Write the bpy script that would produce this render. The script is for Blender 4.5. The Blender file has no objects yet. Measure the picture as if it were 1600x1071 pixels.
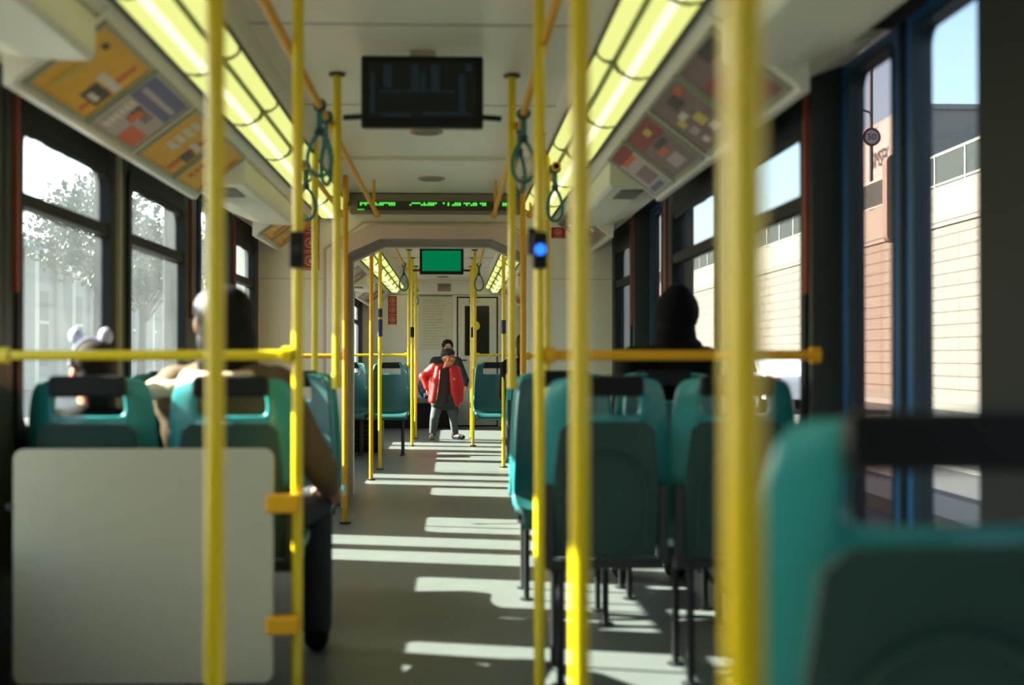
import bpy, bmesh, math, random
from mathutils import Vector, Matrix
random.seed(7)
S = bpy.context.scene
COL = S.collection
PI = math.pi

# ------------------------------------------------------------------ camera
cd = bpy.data.cameras.new('camera'); cam = bpy.data.objects.new('camera', cd); COL.objects.link(cam)
cam.location = (0.115, 0.0, 1.05)
cam.rotation_euler = (math.radians(90 + 0.58), 0, math.radians(-2.397))
cd.sensor_width = 36; cd.lens = 50; cd.clip_start = 0.05; cd.clip_end = 500
cd.dof.use_dof = True; cd.dof.focus_distance = 18.0; cd.dof.aperture_fstop = 2.2
S.camera = cam
# ------------------------------------------------------------------ sky, sun, exposure
W = bpy.data.worlds.new('sky'); S.world = W; W.use_nodes = True
nt = W.node_tree; nt.nodes.clear()
out = nt.nodes.new('ShaderNodeOutputWorld'); bg = nt.nodes.new('ShaderNodeBackground')
sky = nt.nodes.new('ShaderNodeTexSky'); sky.sky_type = 'NISHITA'; sky.sun_disc = False
SUN_EL = math.atan(0.67); SUN_DIR = Vector((1, -0.30, 0)).normalized()      # the way the light travels on the ground
sky.sun_elevation = SUN_EL; sky.sun_rotation = math.radians(-90 + 16.7); sky.air_density = 1.0; sky.dust_density = 2.5
bg.inputs['Strength'].default_value = 0.24
nt.links.new(sky.outputs[0], bg.inputs[0]); nt.links.new(bg.outputs[0], out.inputs[0])
sd = bpy.data.lights.new('sun', 'SUN'); sun = bpy.data.objects.new('sun', sd); COL.objects.link(sun)
sd.energy = 17.0; sd.angle = math.radians(0.55); sd.color = (1.0, 0.95, 0.86)
ldir = Vector((SUN_DIR.x, SUN_DIR.y, -math.tan(SUN_EL))).normalized()
sun.rotation_euler = ldir.to_track_quat('-Z', 'Y').to_euler(); sun.location = (-8, 5, 9)
S.view_settings.view_transform = 'Standard'; S.view_settings.look = 'None'
S.view_settings.gamma = 1; S.view_settings.use_curve_mapping = False
S.view_settings.exposure = 2.15

# ------------------------------------------------------------------ materials
def lin(c):
    c = c / 255.0
    return c / 12.92 if c <= 0.04045 else ((c + 0.055) / 1.055) ** 2.4
def rgb(c): return (lin(c[0]), lin(c[1]), lin(c[2]), 1)
MATS = {}
def mat(name, c, rough=0.55, metal=0.0, var=0.12, scale=9.0, bump=0.0, emit=0.0, coat=0.0, spec=0.5):
    if name in MATS: return MATS[name]
    m = bpy.data.materials.new(name); m.use_nodes = True; n = m.node_tree.nodes; l = m.node_tree.links
    b = n['Principled BSDF']; col = rgb(c)
    b.inputs['Roughness'].default_value = rough; b.inputs['Metallic'].default_value = metal
    b.inputs['Specular IOR Level'].default_value = spec
    b.inputs['Coat Weight'].default_value = coat
    tc = n.new('ShaderNodeTexCoord'); no = n.new('ShaderNodeTexNoise'); no.inputs['Scale'].default_value = scale
    no.inputs['Detail'].default_value = 4; l.new(tc.outputs['Object'], no.inputs['Vector'])
    mx = n.new('ShaderNodeMix'); mx.data_type = 'RGBA'
    mx.inputs['A'].default_value = tuple(v * (1 - var) for v in col[:3]) + (1,)
    mx.inputs['B'].default_value = tuple(min(1, v * (1 + var)) for v in col[:3]) + (1,)
    l.new(no.outputs['Fac'], mx.inputs['Factor']); l.new(mx.outputs['Result'], b.inputs['Base Color'])
    if bump:
        n2 = n.new('ShaderNodeTexNoise'); n2.inputs['Scale'].default_value = scale * 12; l.new(tc.outputs['Object'], n2.inputs['Vector'])
        bp = n.new('ShaderNodeBump'); bp.inputs['Strength'].default_value = bump; bp.inputs['Distance'].default_value = 0.003
        l.new(n2.outputs['Fac'], bp.inputs['Height']); l.new(bp.outputs['Normal'], b.inputs['Normal'])
    if emit:
        l.new(mx.outputs['Result'], b.inputs['Emission Color']); b.inputs['Emission Strength'].default_value = emit
    MATS[name] = m; return m
def glass_mat(name, tint, dirt=0.06, dirtcol=(0.8, 0.84, 0.82), gl=0.06):
    m = bpy.data.materials.new(name); m.use_nodes = True; n = m.node_tree.nodes; l = m.node_tree.links; n.clear()
    o = n.new('ShaderNodeOutputMaterial'); t = n.new('ShaderNodeBsdfTransparent'); t.inputs[0].default_value = tint
    g = n.new('ShaderNodeBsdfGlossy'); g.inputs['Roughness'].default_value = 0.03
    tr = n.new('ShaderNodeBsdfTranslucent'); tr.inputs[0].default_value = dirtcol + (1,)
    a = n.new('ShaderNodeMixShader'); b = n.new('ShaderNodeMixShader'); a.inputs[0].default_value = gl
    l.new(t.outputs[0], a.inputs[1]); l.new(g.outputs[0], a.inputs[2])
    tc = n.new('ShaderNodeTexCoord'); no = n.new('ShaderNodeTexNoise'); no.inputs['Scale'].default_value = 3.0
    no.inputs['Detail'].default_value = 6; l.new(tc.outputs['Object'], no.inputs['Vector'])
    mr = n.new('ShaderNodeMapRange'); mr.inputs['From Min'].default_value = 0.3; mr.inputs['From Max'].default_value = 0.7
    mr.inputs['To Min'].default_value = dirt * 0.6; mr.inputs['To Max'].default_value = dirt * 1.4
    l.new(no.outputs['Fac'], mr.inputs['Value']); l.new(mr.outputs[0], b.inputs[0])
    l.new(a.outputs[0], b.inputs[1]); l.new(tr.outputs[0], b.inputs[2]); l.new(b.outputs[0], o.inputs[0])
    MATS[name] = m; return m

YEL = mat('yellow_enamel', (222, 192, 8), 0.32, var=0.05, coat=0.3)
ORG = mat('amber_enamel', (214, 152, 8), 0.5, var=0.05, spec=.3)
CREAM = mat('cream_laminate', (220, 216, 194), 0.5, var=0.04, scale=3)
CREAM2 = mat('cream_bulkhead', (228, 220, 200), 0.5, var=0.03, scale=3)
CEIL = mat('ceiling_laminate', (222, 215, 196), 0.38, var=0.05, scale=2.5)
FRAMEPINK = mat('portal_trim_rubber', (200, 174, 154), 0.5, var=0.06)
WALLD = mat('grey_green_pillar', (34, 42, 37), 0.55, var=0.1)
WALLL = mat('dark_wall_lining', (26, 32, 30), 0.6, var=0.1)
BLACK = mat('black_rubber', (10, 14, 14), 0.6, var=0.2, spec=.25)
BLACKP = mat('black_plastic', (9, 13, 13), 0.45, var=0.2, spec=.3)
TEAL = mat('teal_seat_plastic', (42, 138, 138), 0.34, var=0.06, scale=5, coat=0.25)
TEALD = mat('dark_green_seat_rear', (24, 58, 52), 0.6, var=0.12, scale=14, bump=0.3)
STEEL = mat('dark_steel', (52, 54, 54), 0.4, 0.6, var=0.1)
BLUE = mat('blue_door_enamel', (22, 84, 138), 0.4, var=0.1)
DTEAL = mat('dark_teal_door_rubber', (16, 44, 54), 0.5, var=0.1)
STRAP = mat('teal_strap', (40, 110, 108), 0.45, var=0.15)
RED = mat('red_sign', (166, 36, 28), 0.45, var=0.06)
REDT = mat('brick_red_trim', (140, 58, 36), 0.5, var=0.1)
WHITE = mat('white_print', (225, 222, 208), 0.5, var=0.03)
PANEL = mat('beige_partition_board', (172, 166, 142), 0.42, var=0.06, scale=30, bump=0.1)
ADFR = mat('poster_frame_grey', (150, 152, 128), 0.45, var=0.06)
GREY = mat('grey_rail', (120, 122, 116), 0.45, var=0.08)
GLASS_L = glass_mat('dusty_glass_sun_side', (0.78, 0.82, 0.80, 1), 0.012, (0.75, 0.82, 0.82))
GLASS_R = glass_mat('clear_glass', (0.56, 0.585, 0.58, 1), 0.004)
GLASS_P = glass_mat('pinkish_door_glass', (0.46, 0.415, 0.40, 1), 0.004)
def floor_mat():
    m = mat('grey_vinyl_floor', (86, 91, 88), 0.42, var=0.16, scale=5, bump=0.15)
    return m
def emit_mat(name, c, s):
    m = bpy.data.materials.new(name); m.use_nodes = True; n = m.node_tree.nodes; n.clear()
    e = n.new('ShaderNodeEmission'); e.inputs[0].default_value = rgb(c); e.inputs[1].default_value = s
    o = n.new('ShaderNodeOutputMaterial'); m.node_tree.links.new(e.outputs[0], o.inputs[0]); MATS[name] = m; return m
LAMP = emit_mat('lit_diffuser', (228, 234, 138), 0.262)
LAMPB = emit_mat('lit_tube', (250, 250, 196), 0.36)
LAMPG = mat('diffuser_groove', (150, 158, 96), 0.6)
RIB = mat('diffuser_rib', (112, 118, 74), 0.26)

# ------------------------------------------------------------------ mesh helpers
class MB:
    def __init__(s): s.v = []; s.f = []; s.m = []; s.mi = 0
    def face(s, idx): s.f.append(idx); s.m.append(s.mi)
    def box(s, x0, x1, y0, y1, z0, z1, rot=None, piv=None):
        b = len(s.v)
        pts = [Vector((x, y, z)) for z in (z0, z1) for y in (y0, y1) for x in (x0, x1)]
        if rot is not None:
            p = Vector(piv) if piv else sum(pts, Vector()) / 8
            pts = [rot @ (q - p) + p for q in pts]
        s.v += pts
        for f in ((0, 2, 3, 1), (4, 5, 7, 6), (0, 1, 5, 4), (2, 6, 7, 3), (0, 4, 6, 2), (1, 3, 7, 5)):
            s.face(tuple(b + i for i in f))
        return s
    def poly(s, pts): b = len(s.v); s.v += [Vector(p) for p in pts]; s.face(tuple(range(b, b + len(pts)))); return s
    def prism(s, pts2, a0, a1, axis='y'):
        """closed 2D outline extruded along an axis: y -> (x,z) pts, x -> (y,z), z -> (x,y)"""
        def P(p, a):
            return Vector((p[0], a, p[1])) if axis == 'y' else Vector((a, p[0], p[1])) if axis == 'x' else Vector((p[0], p[1], a))
        n = len(pts2); b = len(s.v)
        s.v += [P(p, a0) for p in pts2] + [P(p, a1) for p in pts2]
        s.face(tuple(b + i for i in range(n))); s.face(tuple(b + n + i for i in reversed(range(n))))
        for i in range(n): j = (i + 1) % n; s.face((b + i, b + n + i, b + n + j, b + j))
        return s
    def ring(s, outer, inner, a0, a1, axis='y'):
        """frame between two outlines with equal counts"""
        def P(p, a):
            return Vector((p[0], a, p[1])) if axis == 'y' else Vector((a, p[0], p[1])) if axis == 'x' else Vector((p[0], p[1], a))
        n = len(outer); b = len(s.v)
        for a in (a0, a1):
            s.v += [P(p, a) for p in outer]; s.v += [P(p, a) for p in inner]
        for i in range(n):
            j = (i + 1) % n
            s.face((b + i, b + j, b + n + j, b + n + i)); s.face((b + 2 * n + i, b + 3 * n + i, b + 3 * n + j, b + 2 * n + j))
            s.face((b + i, b + 2 * n + i, b + 2 * n + j, b + j)); s.face((b + n + i, b + n + j, b + 3 * n + j, b + 3 * n + i))
        return s
    def tube(s, pts, r, seg=14, closed=False, flat=None, caps=True):
        pts = [Vector(p) for p in pts]; n = len(pts); rs = r if isinstance(r, (list, tuple)) else [r] * n
        b = len(s.v); up = None
        for i, p in enumerate(pts):
            a = pts[i - 1] if (i > 0 or closed) else p; c = pts[(i + 1) % n] if (i < n - 1 or closed) else p
            t = (c - a).normalized()
            if up is None:
                up = Vector((0, 0, 1)) if abs(t.z) < 0.9 else Vector((0, 1, 0))
            u = (up - t * up.dot(t)).normalized(); w = t.cross(u); up = u
            ra = rs[i] if not isinstance(rs[i], tuple) else None
            for k in range(seg):
                an = 2 * PI * k / seg
                if ra is None: q = w * math.cos(an) * rs[i][0] + u * math.sin(an) * rs[i][1]
                else: q = (w * math.cos(an) + u * math.sin(an)) * ra
                s.v.append(p + q)
        m = n if closed else n - 1
        for i in range(m):
            j = (i + 1) % n
            for k in range(seg):
                k2 = (k + 1) % seg
                s.face((b + i * seg + k, b + i * seg + k2, b + j * seg + k2, b + j * seg + k))
        if not closed and caps:
            s.face(tuple(b + k for k in reversed(range(seg)))); s.face(tuple(b + (n - 1) * seg + k for k in range(seg)))
        return s
    def ball(s, c, r, seg=18, rings=12, rot=None):
        c = Vector(c); r = r if isinstance(r, (tuple, list)) else (r, r, r); b = len(s.v)
        for i in range(rings + 1):
            th = PI * i / rings
            for k in range(seg):
                ph = 2 * PI * k / seg
                q = Vector((math.sin(th) * math.cos(ph) * r[0], math.sin(th) * math.sin(ph) * r[1], math.cos(th) * r[2]))
                if rot is not None: q = rot @ q
                s.v.append(c + q)
        for i in range(rings):
            for k in range(seg):
                k2 = (k + 1) % seg
                s.face((b + i * seg + k, b + (i + 1) * seg + k, b + (i + 1) * seg + k2, b + i * seg + k2))
        return s
    def caps(s, pts, rs):
        """tapered limb with round joints"""
        for p, r in zip(pts, rs): s.ball(p, r, 14, 9)
        s.tube(pts, rs, 14) if len(pts) > 1 else None
        return s
    def loft(s, secs, cap=True):
        n = len(secs[0]); b = len(s.v)
        for sc in secs: s.v += [Vector(p) for p in sc]
        for i in range(len(secs) - 1):
            for k in range(n):
                k2 = (k + 1) % n; s.face((b + i * n + k, b + i * n + k2, b + (i + 1) * n + k2, b + (i + 1) * n + k))
        if cap: s.face(tuple(b + k for k in reversed(range(n)))); s.face(tuple(b + (len(secs) - 1) * n + k for k in range(n)))
        return s
    def build(s, name, m, parent=None, smooth=False, bevel=0.0, loc=None, doubles=True):
        me = bpy.data.meshes.new(name); me.from_pydata([tuple(p) for p in s.v], [], s.f)
        mats = m if isinstance(m, (list, tuple)) else [m]
        for q in mats: me.materials.append(q)
        for p, i in zip(me.polygons, s.m): p.material_index = i
        bm = bmesh.new(); bm.from_mesh(me)
        if doubles: bmesh.ops.remove_doubles(bm, verts=bm.verts, dist=1e-5)
        bmesh.ops.recalc_face_normals(bm, faces=bm.faces); bm.to_mesh(me); bm.free()
        if smooth:
            for p in me.polygons: p.use_smooth = True
            me.set_sharp_from_angle(angle=math.radians(40))
        o = bpy.data.objects.new(name, me); COL.objects.link(o)
        if parent is not None: o.parent = parent
        if loc is not None: o.location = loc
        if bevel:
            mo = o.modifiers.new('bevel', 'BEVEL'); mo.width = bevel; mo.segments = 2; mo.limit_method = 'ANGLE'
        return o
def organic(mb, name, m, parent, voxel=0.012, smooth=6):
    """fuse overlapping limbs into one continuous skin"""
    o = mb.build(name, m, parent, doubles=False)
    r = o.modifiers.new('fuse', 'REMESH'); r.mode = 'VOXEL'; r.voxel_size = voxel; r.use_smooth_shade = True
    c = o.modifiers.new('soften', 'SMOOTH'); c.factor = 0.5; c.iterations = smooth
    return o
def tag(o, label=None, cat=None, group=None, kind=None):
    if label: o['label'] = label
    if cat: o['category'] = cat
    if group: o['group'] = group
    if kind: o['kind'] = kind
    return o
def thing(name, label, cat, loc=(0, 0, 0), rz=0, group=None):
    o = bpy.data.objects.new(name, None); COL.objects.link(o); o.location = loc; o.rotation_euler = (0, 0, rz)
    o.empty_display_size = 0.1
    return tag(o, label, cat, group)
def struct(o): o['kind'] = 'structure'; return o
def copy_tree(o, parent=None):
    c = o.copy(); COL.objects.link(c)
    if parent is not None: c.parent = parent
    for ch in [q for q in bpy.data.objects if q.parent == o]: copy_tree(ch, c)
    return c
def rrect(x0, x1, z0, z1, r, n=5):
    pts = []
    for cx, cz, a in ((x1 - r, z0 + r, -90), (x1 - r, z1 - r, 0), (x0 + r, z1 - r, 90), (x0 + r, z0 + r, 180)):
        for k in range(n + 1):
            t = math.radians(a + 90 * k / n); pts.append((cx + r * math.cos(t), cz + r * math.sin(t)))
    return pts
def text_mesh(txt, size, ext=0.002):
    cu = bpy.data.curves.new('lettering', 'FONT'); cu.body = txt; cu.size = size; cu.extrude = ext
    cu.align_x = 'CENTER'; cu.align_y = 'CENTER'
    o = bpy.data.objects.new('lettering', cu); COL.objects.link(o); dg = bpy.context.evaluated_depsgraph_get()
    me = bpy.data.meshes.new_from_object(o.evaluated_get(dg)); COL.objects.unlink(o); bpy.data.objects.remove(o)
    return me
def lettering(txt, size, m, parent, loc, rot, sx=1.0, name='lettering'):
    me = text_mesh(txt, size); me.materials.clear(); me.materials.append(m)
    o = bpy.data.objects.new(name, me); COL.objects.link(o); o.parent = parent
    o.location = loc; o.rotation_euler = rot; o.scale = (sx, 1, 1); return o

# ------------------------------------------------------------------ the tram shell
XW, XO, YB, YF = 1.24, 1.40, -1.5, 21.5          # inner wall, outer skin, rear, cab wall
ZC = 2.22
PORT0, PORT1 = 10.0, 11.0
wins = [(0.0, 1.1), (1.3, 2.4), (4.49, 5.68), (6.0, 7.22), (8.88, 9.75), (11.15, 11.85), (13.3, 14.65), (14.9, 16.1), (18.1, 20.9)]
doors = [(3.0, 4.42), (7.58, 8.78), (11.95, 13.15), (16.4, 17.9)]
ZB, ZT = 0.79, 1.80
doors_r = doors; doors_l = [(2.84, 4.3)] + doors[1:]
for side, nm in ((-1, 'left'), (1, 'right')):
    doors = doors_l if side < 0 else doors_r
    ops = sorted([(a, b, 'w') for a, b in wins] + [(a, b, 'd') for a, b in doors])
    mb = MB()
    def bx(y0, y1, z0, z1, mi=0, xi=XW, xo=XO):
        mb.mi = mi; a, b = sorted((side * xi, side * xo)); mb.box(a, b, y0, y1, z0, z1)
    for c0, c1 in ((YB, PORT0), (PORT1, YF)):
        y = c0
        for a, b, k in [o for o in ops if c0 <= o[0] < c1]:
            deep_a = any(abs(a - q[0]) < 1e-6 for q in doors); deep_y = any(abs(y - q[1]) < 1e-6 for q in doors)
            y2 = min(y + .06, a) if deep_y else y; a2 = max(a - .06, y2) if deep_a else a
            if deep_y: bx(y, y2, 0, 2.0, 0)
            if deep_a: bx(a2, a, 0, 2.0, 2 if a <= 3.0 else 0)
            if a2 > y2: bx(y2, a2, 0, 2.0, 2 if a <= 3.0 else 0, XW, 1.285)  # near wall posts coloured black in place of the shade there
            if k == 'w':
                bx(a, b, 0, ZB, 1, XW, 1.285); bx(a, b, ZT, 2.0, 2, XW, 1.285)
            else:
                bx(a, b, 1.97, 2.0, 2)
            y = b
        bx(y, c1, 0, 2.0, 0, XW, 1.285)
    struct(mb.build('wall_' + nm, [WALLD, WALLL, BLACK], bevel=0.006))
# floor
fb = MB(); fb.box(-XO, XO, YB, YF + 1.6, -0.08, 0); fl = struct(fb.build('floor', floor_mat()))
# ceiling profile swept along both carriages
prof = [(0, ZC), (0.60, ZC), (0.60, 2.135), (0.612, 2.125), (0.81, 2.03), (0.85, 1.99), (1.08, 1.815), (1.09, 1.795), (1.115, 1.795),
        (1.115, 1.93), (XW, 1.93), (XO, 1.99), (XO, 2.34), (0, 2.38)]
cb = MB()
prof2 = prof[:5] + [(0.855, 2.0), (0.88, 1.99), (XW, 1.99), (XO, 2.0)] + prof[-2:]      # over the doors the slope gives way to the cover
for y0, y1, alt in ((YB, 2.3, 0), (2.3, 3.94, 1), (3.94, 6.76, 0), (6.76, 8.8, 1), (8.8, PORT0, 0), (PORT1, 16.35, 0), (16.35, 18.0, 1), (18.0, YF, 0)):
    for sg in (-1, 1): cb.prism([(sg * x, z) for x, z in (prof2 if alt else prof)], y0, y1)
cb.mi = 1                                          # panel joints
for y in (1.5, 3.0, 4.15, 5.0, 6.6, 12.4, 14.2, 16.8, 18.6):
    cb.box(-0.598, 0.598, y - 0.004, y + 0.004, ZC - 0.0025, ZC + 0.002)
cb.mi = 0
for y0, y1 in ((8.3, 9.98), (19.2, 21.4)): cb.box(-0.598, 0.598, y0, y1, ZC - 0.025, ZC + 0.01)
struct(cb.build('ceiling', [CEIL, mat('ceiling_joint', (120, 108, 90))]))
rear = MB(); rear.box(-XO, XO, YB - 0.1, YB, -0.08, 2.38); struct(rear.build('wall_rear', WALLL))
# bulkheads with the eight-sided opening of the articulation
opening = [(-0.64, -.04), (0.64, -.04), (0.64, 1.775), (0.40, 1.887), (-0.40, 1.887), (-0.64, 1.775)]
outer = [(-1.40, -.07), (1.40, -.07), (1.40, 2.0), (0.7, 2.38), (-0.7, 2.38), (-1.40, 2.0)]
for i, (y0, y1, nm) in enumerate(((PORT0, PORT0 + 0.06, 'wall_middle'), (PORT1 - 0.06, PORT1, 'wall_middle.001'))):
    b = MB(); b.ring(outer, opening, y0, y1)
    b.mi = 1
    for sg in (-1, 1): b.box(min(sg * .66, sg * 1.235), max(sg * .66, sg * 1.235), y0 - 0.001, y0 + 0.002, 1.597, 1.60)
    struct(b.build(nm, [CREAM2, mat('panel_joint', (120, 112, 98))]))
fo = [(-0.765, -.07), (0.765, -.07), (0.765, 1.80), (0.50, 1.985), (-0.50, 1.985), (-0.765, 1.80)]
fi = [(-0.635, -.04), (0.635, -.04), (0.635, 1.77), (0.395, 1.882), (-0.395, 1.882), (-0.635, 1.77)]
lipo = [(-0.79, -.10), (0.79, -.10), (0.79, 1.81), (0.51, 2.00), (-0.51, 2.00), (-0.79, 1.81)]
b = MB(); b.ring(fo, fi, PORT0 - 0.035, PORT0 + 0.02); b.mi = 1; b.ring(lipo, fo, PORT0 - 0.015, PORT0)
struct(b.build('trim_1', [CREAM2, FRAMEPINK], bevel=0.006)); bpy.data.objects['trim_1'].data.materials
# the slanted and top members carry the pinkish lining
b = MB()
for sg in (-1, 1):
    b.prism([(sg * 0.40, 1.878), (sg * 0.46, 1.972), (sg * 0.70, 1.865), (sg * 0.632, 1.765)], PORT0 - 0.06, PORT0 - 0.03)
b.prism([(-0.40, 1.878), (0.40, 1.878), (0.46, 1.972), (-0.46, 1.972)], PORT0 - 0.06, PORT0 - 0.03)
struct(b.build('trim_2', FRAMEPINK, bevel=0.004))
b = MB()
for k in range(10):
    y = PORT0 + 0.06 + k * 0.088; e = 0.03 if k % 2 else 0.0
    o2 = [(x * 1.12, z + (0.07 if z > 0 else -0.12)) for x, z in opening]; i2 = [(x * (1 + e * .8), z + (e if z > 0 else -.09)) for x, z in opening]
    b.ring(o2, i2, y, y + 0.088)
struct(b.build('trim_3', mat('bellows_fabric', (150, 140, 124), 0.8)))
# cab wall
b = MB(); b.prism([(-1.40, 0), (1.40, 0), (1.40, 2.0), (0.7, 2.38), (-0.7, 2.38), (-1.40, 2.0)], YF, YF + 0.08); b.mi = 1
b.box(-1.23, 1.23, YF - 0.003, YF, 1.985, 1.992)
struct(b.build('wall_front', [mat('cab_wall_cream', (228, 224, 206), 0.5, var=0.03), mat('panel_joint2', (70, 66, 58))]))

# windows: black frame, transom, two panes, dark blind with a ragged lower edge
def window(side, y0, y1, idx, blind, glass):
    root = thing('window_%d' % idx, None, None, (side * 1.262, (y0 + y1) / 2, 0)); root['kind'] = 'structure'
    h = (y1 - y0) / 2; s = side
    f = MB(); f.ring(rrect(-h - .03, h + .03, ZB - .03, ZT + .03, .05), rrect(-h + .035, h - .035, ZB + .035, ZT - .02, .07), -0.032 * s, 0.030 * s, 'x')
    f.build('window_frame', BLACK, root)
    f = MB(); f.box(*sorted((-0.028 * s, 0.02 * s)), -h + .03, h - .03, 1.525, 1.57); f.build('transom', BLACK, root)
    f = MB(); f.box(-0.004, 0.004, -h + .03, h - .03, ZB + .03, 1.53); f.build('pane', glass, root)
    f = MB(); f.box(*sorted((0.006 * s, 0.014 * s)), -h + .03, h - .03, 1.56, ZT - .01); f.build('pane', glass, root)
    if blind:
        f = MB(); n = 12; pts = [(-h + .035, ZT - .01)]
        for k in range(n + 1): pts.append((-h + .035 + (2 * h - .07) * k / n, ZT - .04 - .014 * random.random()))
        pts.append((h - .035, ZT - .01))
        f.prism(pts, -0.026 * s, -0.018 * s, 'x'); f.build('blind', mat('dark_green_blind', (24, 34, 28), 0.8), root)
    return root
k = 0
for side in (-1, 1):
    for (a, b_) in wins:
        k += 1; window(side, a, b_, k, True, GLASS_L if side < 0 else GLASS_R)
# doors: two blue leaves each in a recess
def door(side, y0, y1, idx):
    root = thing('door_%d' % idx, None, None, (side * 1.36, (y0 + y1) / 2, 0)); root['kind'] = 'structure'
    h = (y1 - y0) / 2
    sp_ = .10 if idx == 5 else 0
    for q, (a, b_) in enumerate(((-h, sp_ - 0.01), (sp_ + 0.01, h))):
        ro = rrect(a, b_, 0.0, 1.965, .01); ri = rrect(a + .085, b_ - .085, .50, 1.92, .05)
        m = MB(); m.ring(ro, ri, -0.02, 0.02, 'x'); lf = m.build('door_leaf', BLUE, root)
        m = MB(); m.ring(rrect(a + .07, b_ - .07, .485, 1.935, .05), rrect(a + .088, b_ - .088, .503, 1.917, .05), -0.026, 0.026, 'x'); m.build('glazing_seal', DTEAL, lf)
        e = a if q else b_
        m = MB(); m.box(-0.028, 0.028, e - .012, e + .012, 0.02, 1.96); m.build('edge_rubber', BLACK, lf)
        m = MB(); m.box(-0.003, 0.003, a + .083, b_ - .083, .498, 1.922)
        m.build('pane', (GLASS_P if (side > 0 and q == 1) else GLASS_R) if side > 0 else GLASS_L, lf)
    return root
k = 0
for side in (-1, 1):
    for a, b_ in (doors_l if side < 0 else doors_r): k += 1; door(side, a, b_, k)
# brick-red strips on the pillars next to the windows, and a baseboard on each side
k = 3
for side in (-1, 1):
    m = MB(); m.box(*sorted((side * 1.222, side * 1.241)), 5.79, 5.815, 0.82, 1.88); struct(m.build('trim_%d' % (12 if side < 0 else 13), mat('cream_strip', (176, 172, 140))))
    for y in (4.455, 7.40, 8.83):
        k += 1; m = MB(); m.box(*sorted((side * 1.226, side * 1.241)), y - .012, y + .012, 1.25, 1.9); struct(m.build('trim_%d' % (k + 1), REDT))
for side, nm in ((-1, 'left'), (1, 'right')):
    m = MB()
    ys = [YB, 3.0 if side > 0 else 2.84, 4.42 if side > 0 else 4.3, 7.58, 8.78, 10.0, 11.0, 11.95, 13.15, 16.4, 17.9, YF]
    for a, b_ in zip(ys[::2], ys[1::2]): m.box(*sorted((side * 1.20, side * 1.241)), a, b_, 0, 0.10)
    struct(m.build('baseboard_' + nm, mat('baseboard_dark', (48, 50, 50))))

# covers over the doors
def cover(side, y0, y1, label):
    p = [(0.862, 1.985), (0.862, 1.875), (0.877, 1.86), (1.05, 1.865), (1.12, 1.885), (1.236, 1.93), (1.236, 1.985)]
    t = thing('door_mechanism_cover', label, 'cover', (0, (y0 + y1) / 2, 1.86)); h = (y1 - y0) / 2 - .002
    m = MB(); m.prism([(side * x, z - 1.86) for x, z in p], -h, h); m.build('casing', CREAM, t, bevel=0.008)
    m = MB(); m.box(*sorted((side * .93, side * 1.04)), -h + .1, -h + .45, -0.006, 0.03); m.build('speaker_grille', mat('grille_brown', (120, 108, 92)), t)
    return t
for side, nm in ((-1, 'left'), (1, 'right')):
    cover(side, 2.3, 3.94, 'cream door mechanism cover overhead on the %s, nearest the camera' % nm)
    cover(side, 6.76, 8.8, 'cream door mechanism cover on the %s, past the row of four posters' % nm)
    cover(side, 16.35, 18.0, 'cream door mechanism cover on the %s in the far carriage' % nm)

# ceiling lights ------------------------------------------------------
ORD = ['first', 'second', 'third', 'fourth', 'fifth', 'sixth', 'seventh', 'eighth', 'ninth', 'tenth', 'eleventh']
def light_module(side, y0, y1, label, group):
    t = thing('ceiling_light', label, 'light', (side * .71, (y0 + y1) / 2, 2.07), 0, group); h = (y1 - y0) / 2
    def P(f, drop):                                # f 0 = outer edge, 1 = inner edge, drop = below the slope
        x = .807 + (.615 - .807) * f; z = 2.029 + (2.122 - 2.029) * f
        return (side * (x - .43 * drop) - side * .71, z - .9 * drop - 2.07)
    m = MB(); m.prism([P(.03, .0), P(.03, .012), P(.15, .030), P(.32, .040), P(.50, .036), P(.60, .020), P(.60, 0)], -h + .006, h - .006); d = m.build('diffuser', LAMP, t, smooth=True)
    m = MB(); m.prism([P(.27, .036), P(.27, .044), P(.40, .046), P(.40, .036)], -h + .03, h - .03); m.build('tube', LAMPB, d)
    m = MB(); m.prism([P(.60, 0), P(.60, .014), P(.70, .014), P(.70, 0)], -h, h); m.build('groove', LAMPG, t)
    m = MB(); m.prism([P(.70, .0), P(.70, .018), P(.80, .028), P(.92, .024), P(.97, .008), P(.97, 0)], -h + .006, h - .006); m.build('diffuser', LAMP, t, smooth=True)
    for e in (-h, h - .012):
        m = MB(); m.prism([P(0, 0), P(.0, .012), P(.15, .036), P(.32, .047), P(.55, .044), P(.65, .03), P(.80, .034), P(.95, .026), P(1, .005), P(1, 0)], e, e + .012); m.build('rib', RIB, t)
    m = MB(); m.prism([P(-.05, 0), P(-.05, .014), P(0.02, .014), P(0.02, 0)], -h, h); m.prism([P(.97, 0), P(.97, .014), P(1.03, .014), P(1.03, 0)], -h, h); m.build('edge_trim', mat('lamp_edge', (62, 66, 46)), t)
    return t
for side, nm in ((-1, 'left'), (1, 'right')):
    for i, (a, b_) in enumerate(((-1.3, .4), (.4, 2.1), (2.1, 3.85))):
        light_module(side, a, b_, 'long lit strip on the %s, out of frame above the camera' % nm, 'unseen rear %s lights' % nm)
    ys = [3.85, 4.9, 5.95, 7.0, 8.05, 9.1, 9.97]
    for i in range(6):
        light_module(side, ys[i], ys[i + 1], 'lit yellow-green ceiling light, %s from the camera, %s row, near carriage' % (ORD[i], nm), 'near carriage %s ceiling lights' % nm)
    ys = [11.05 + 1.04 * i for i in range(11)]
    for i in range(10):
        light_module(side, ys[i], ys[i + 1], 'lit ceiling light, %s past the bellows, %s row, far carriage' % (ORD[i], nm), 'far carriage %s ceiling lights' % nm)

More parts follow.
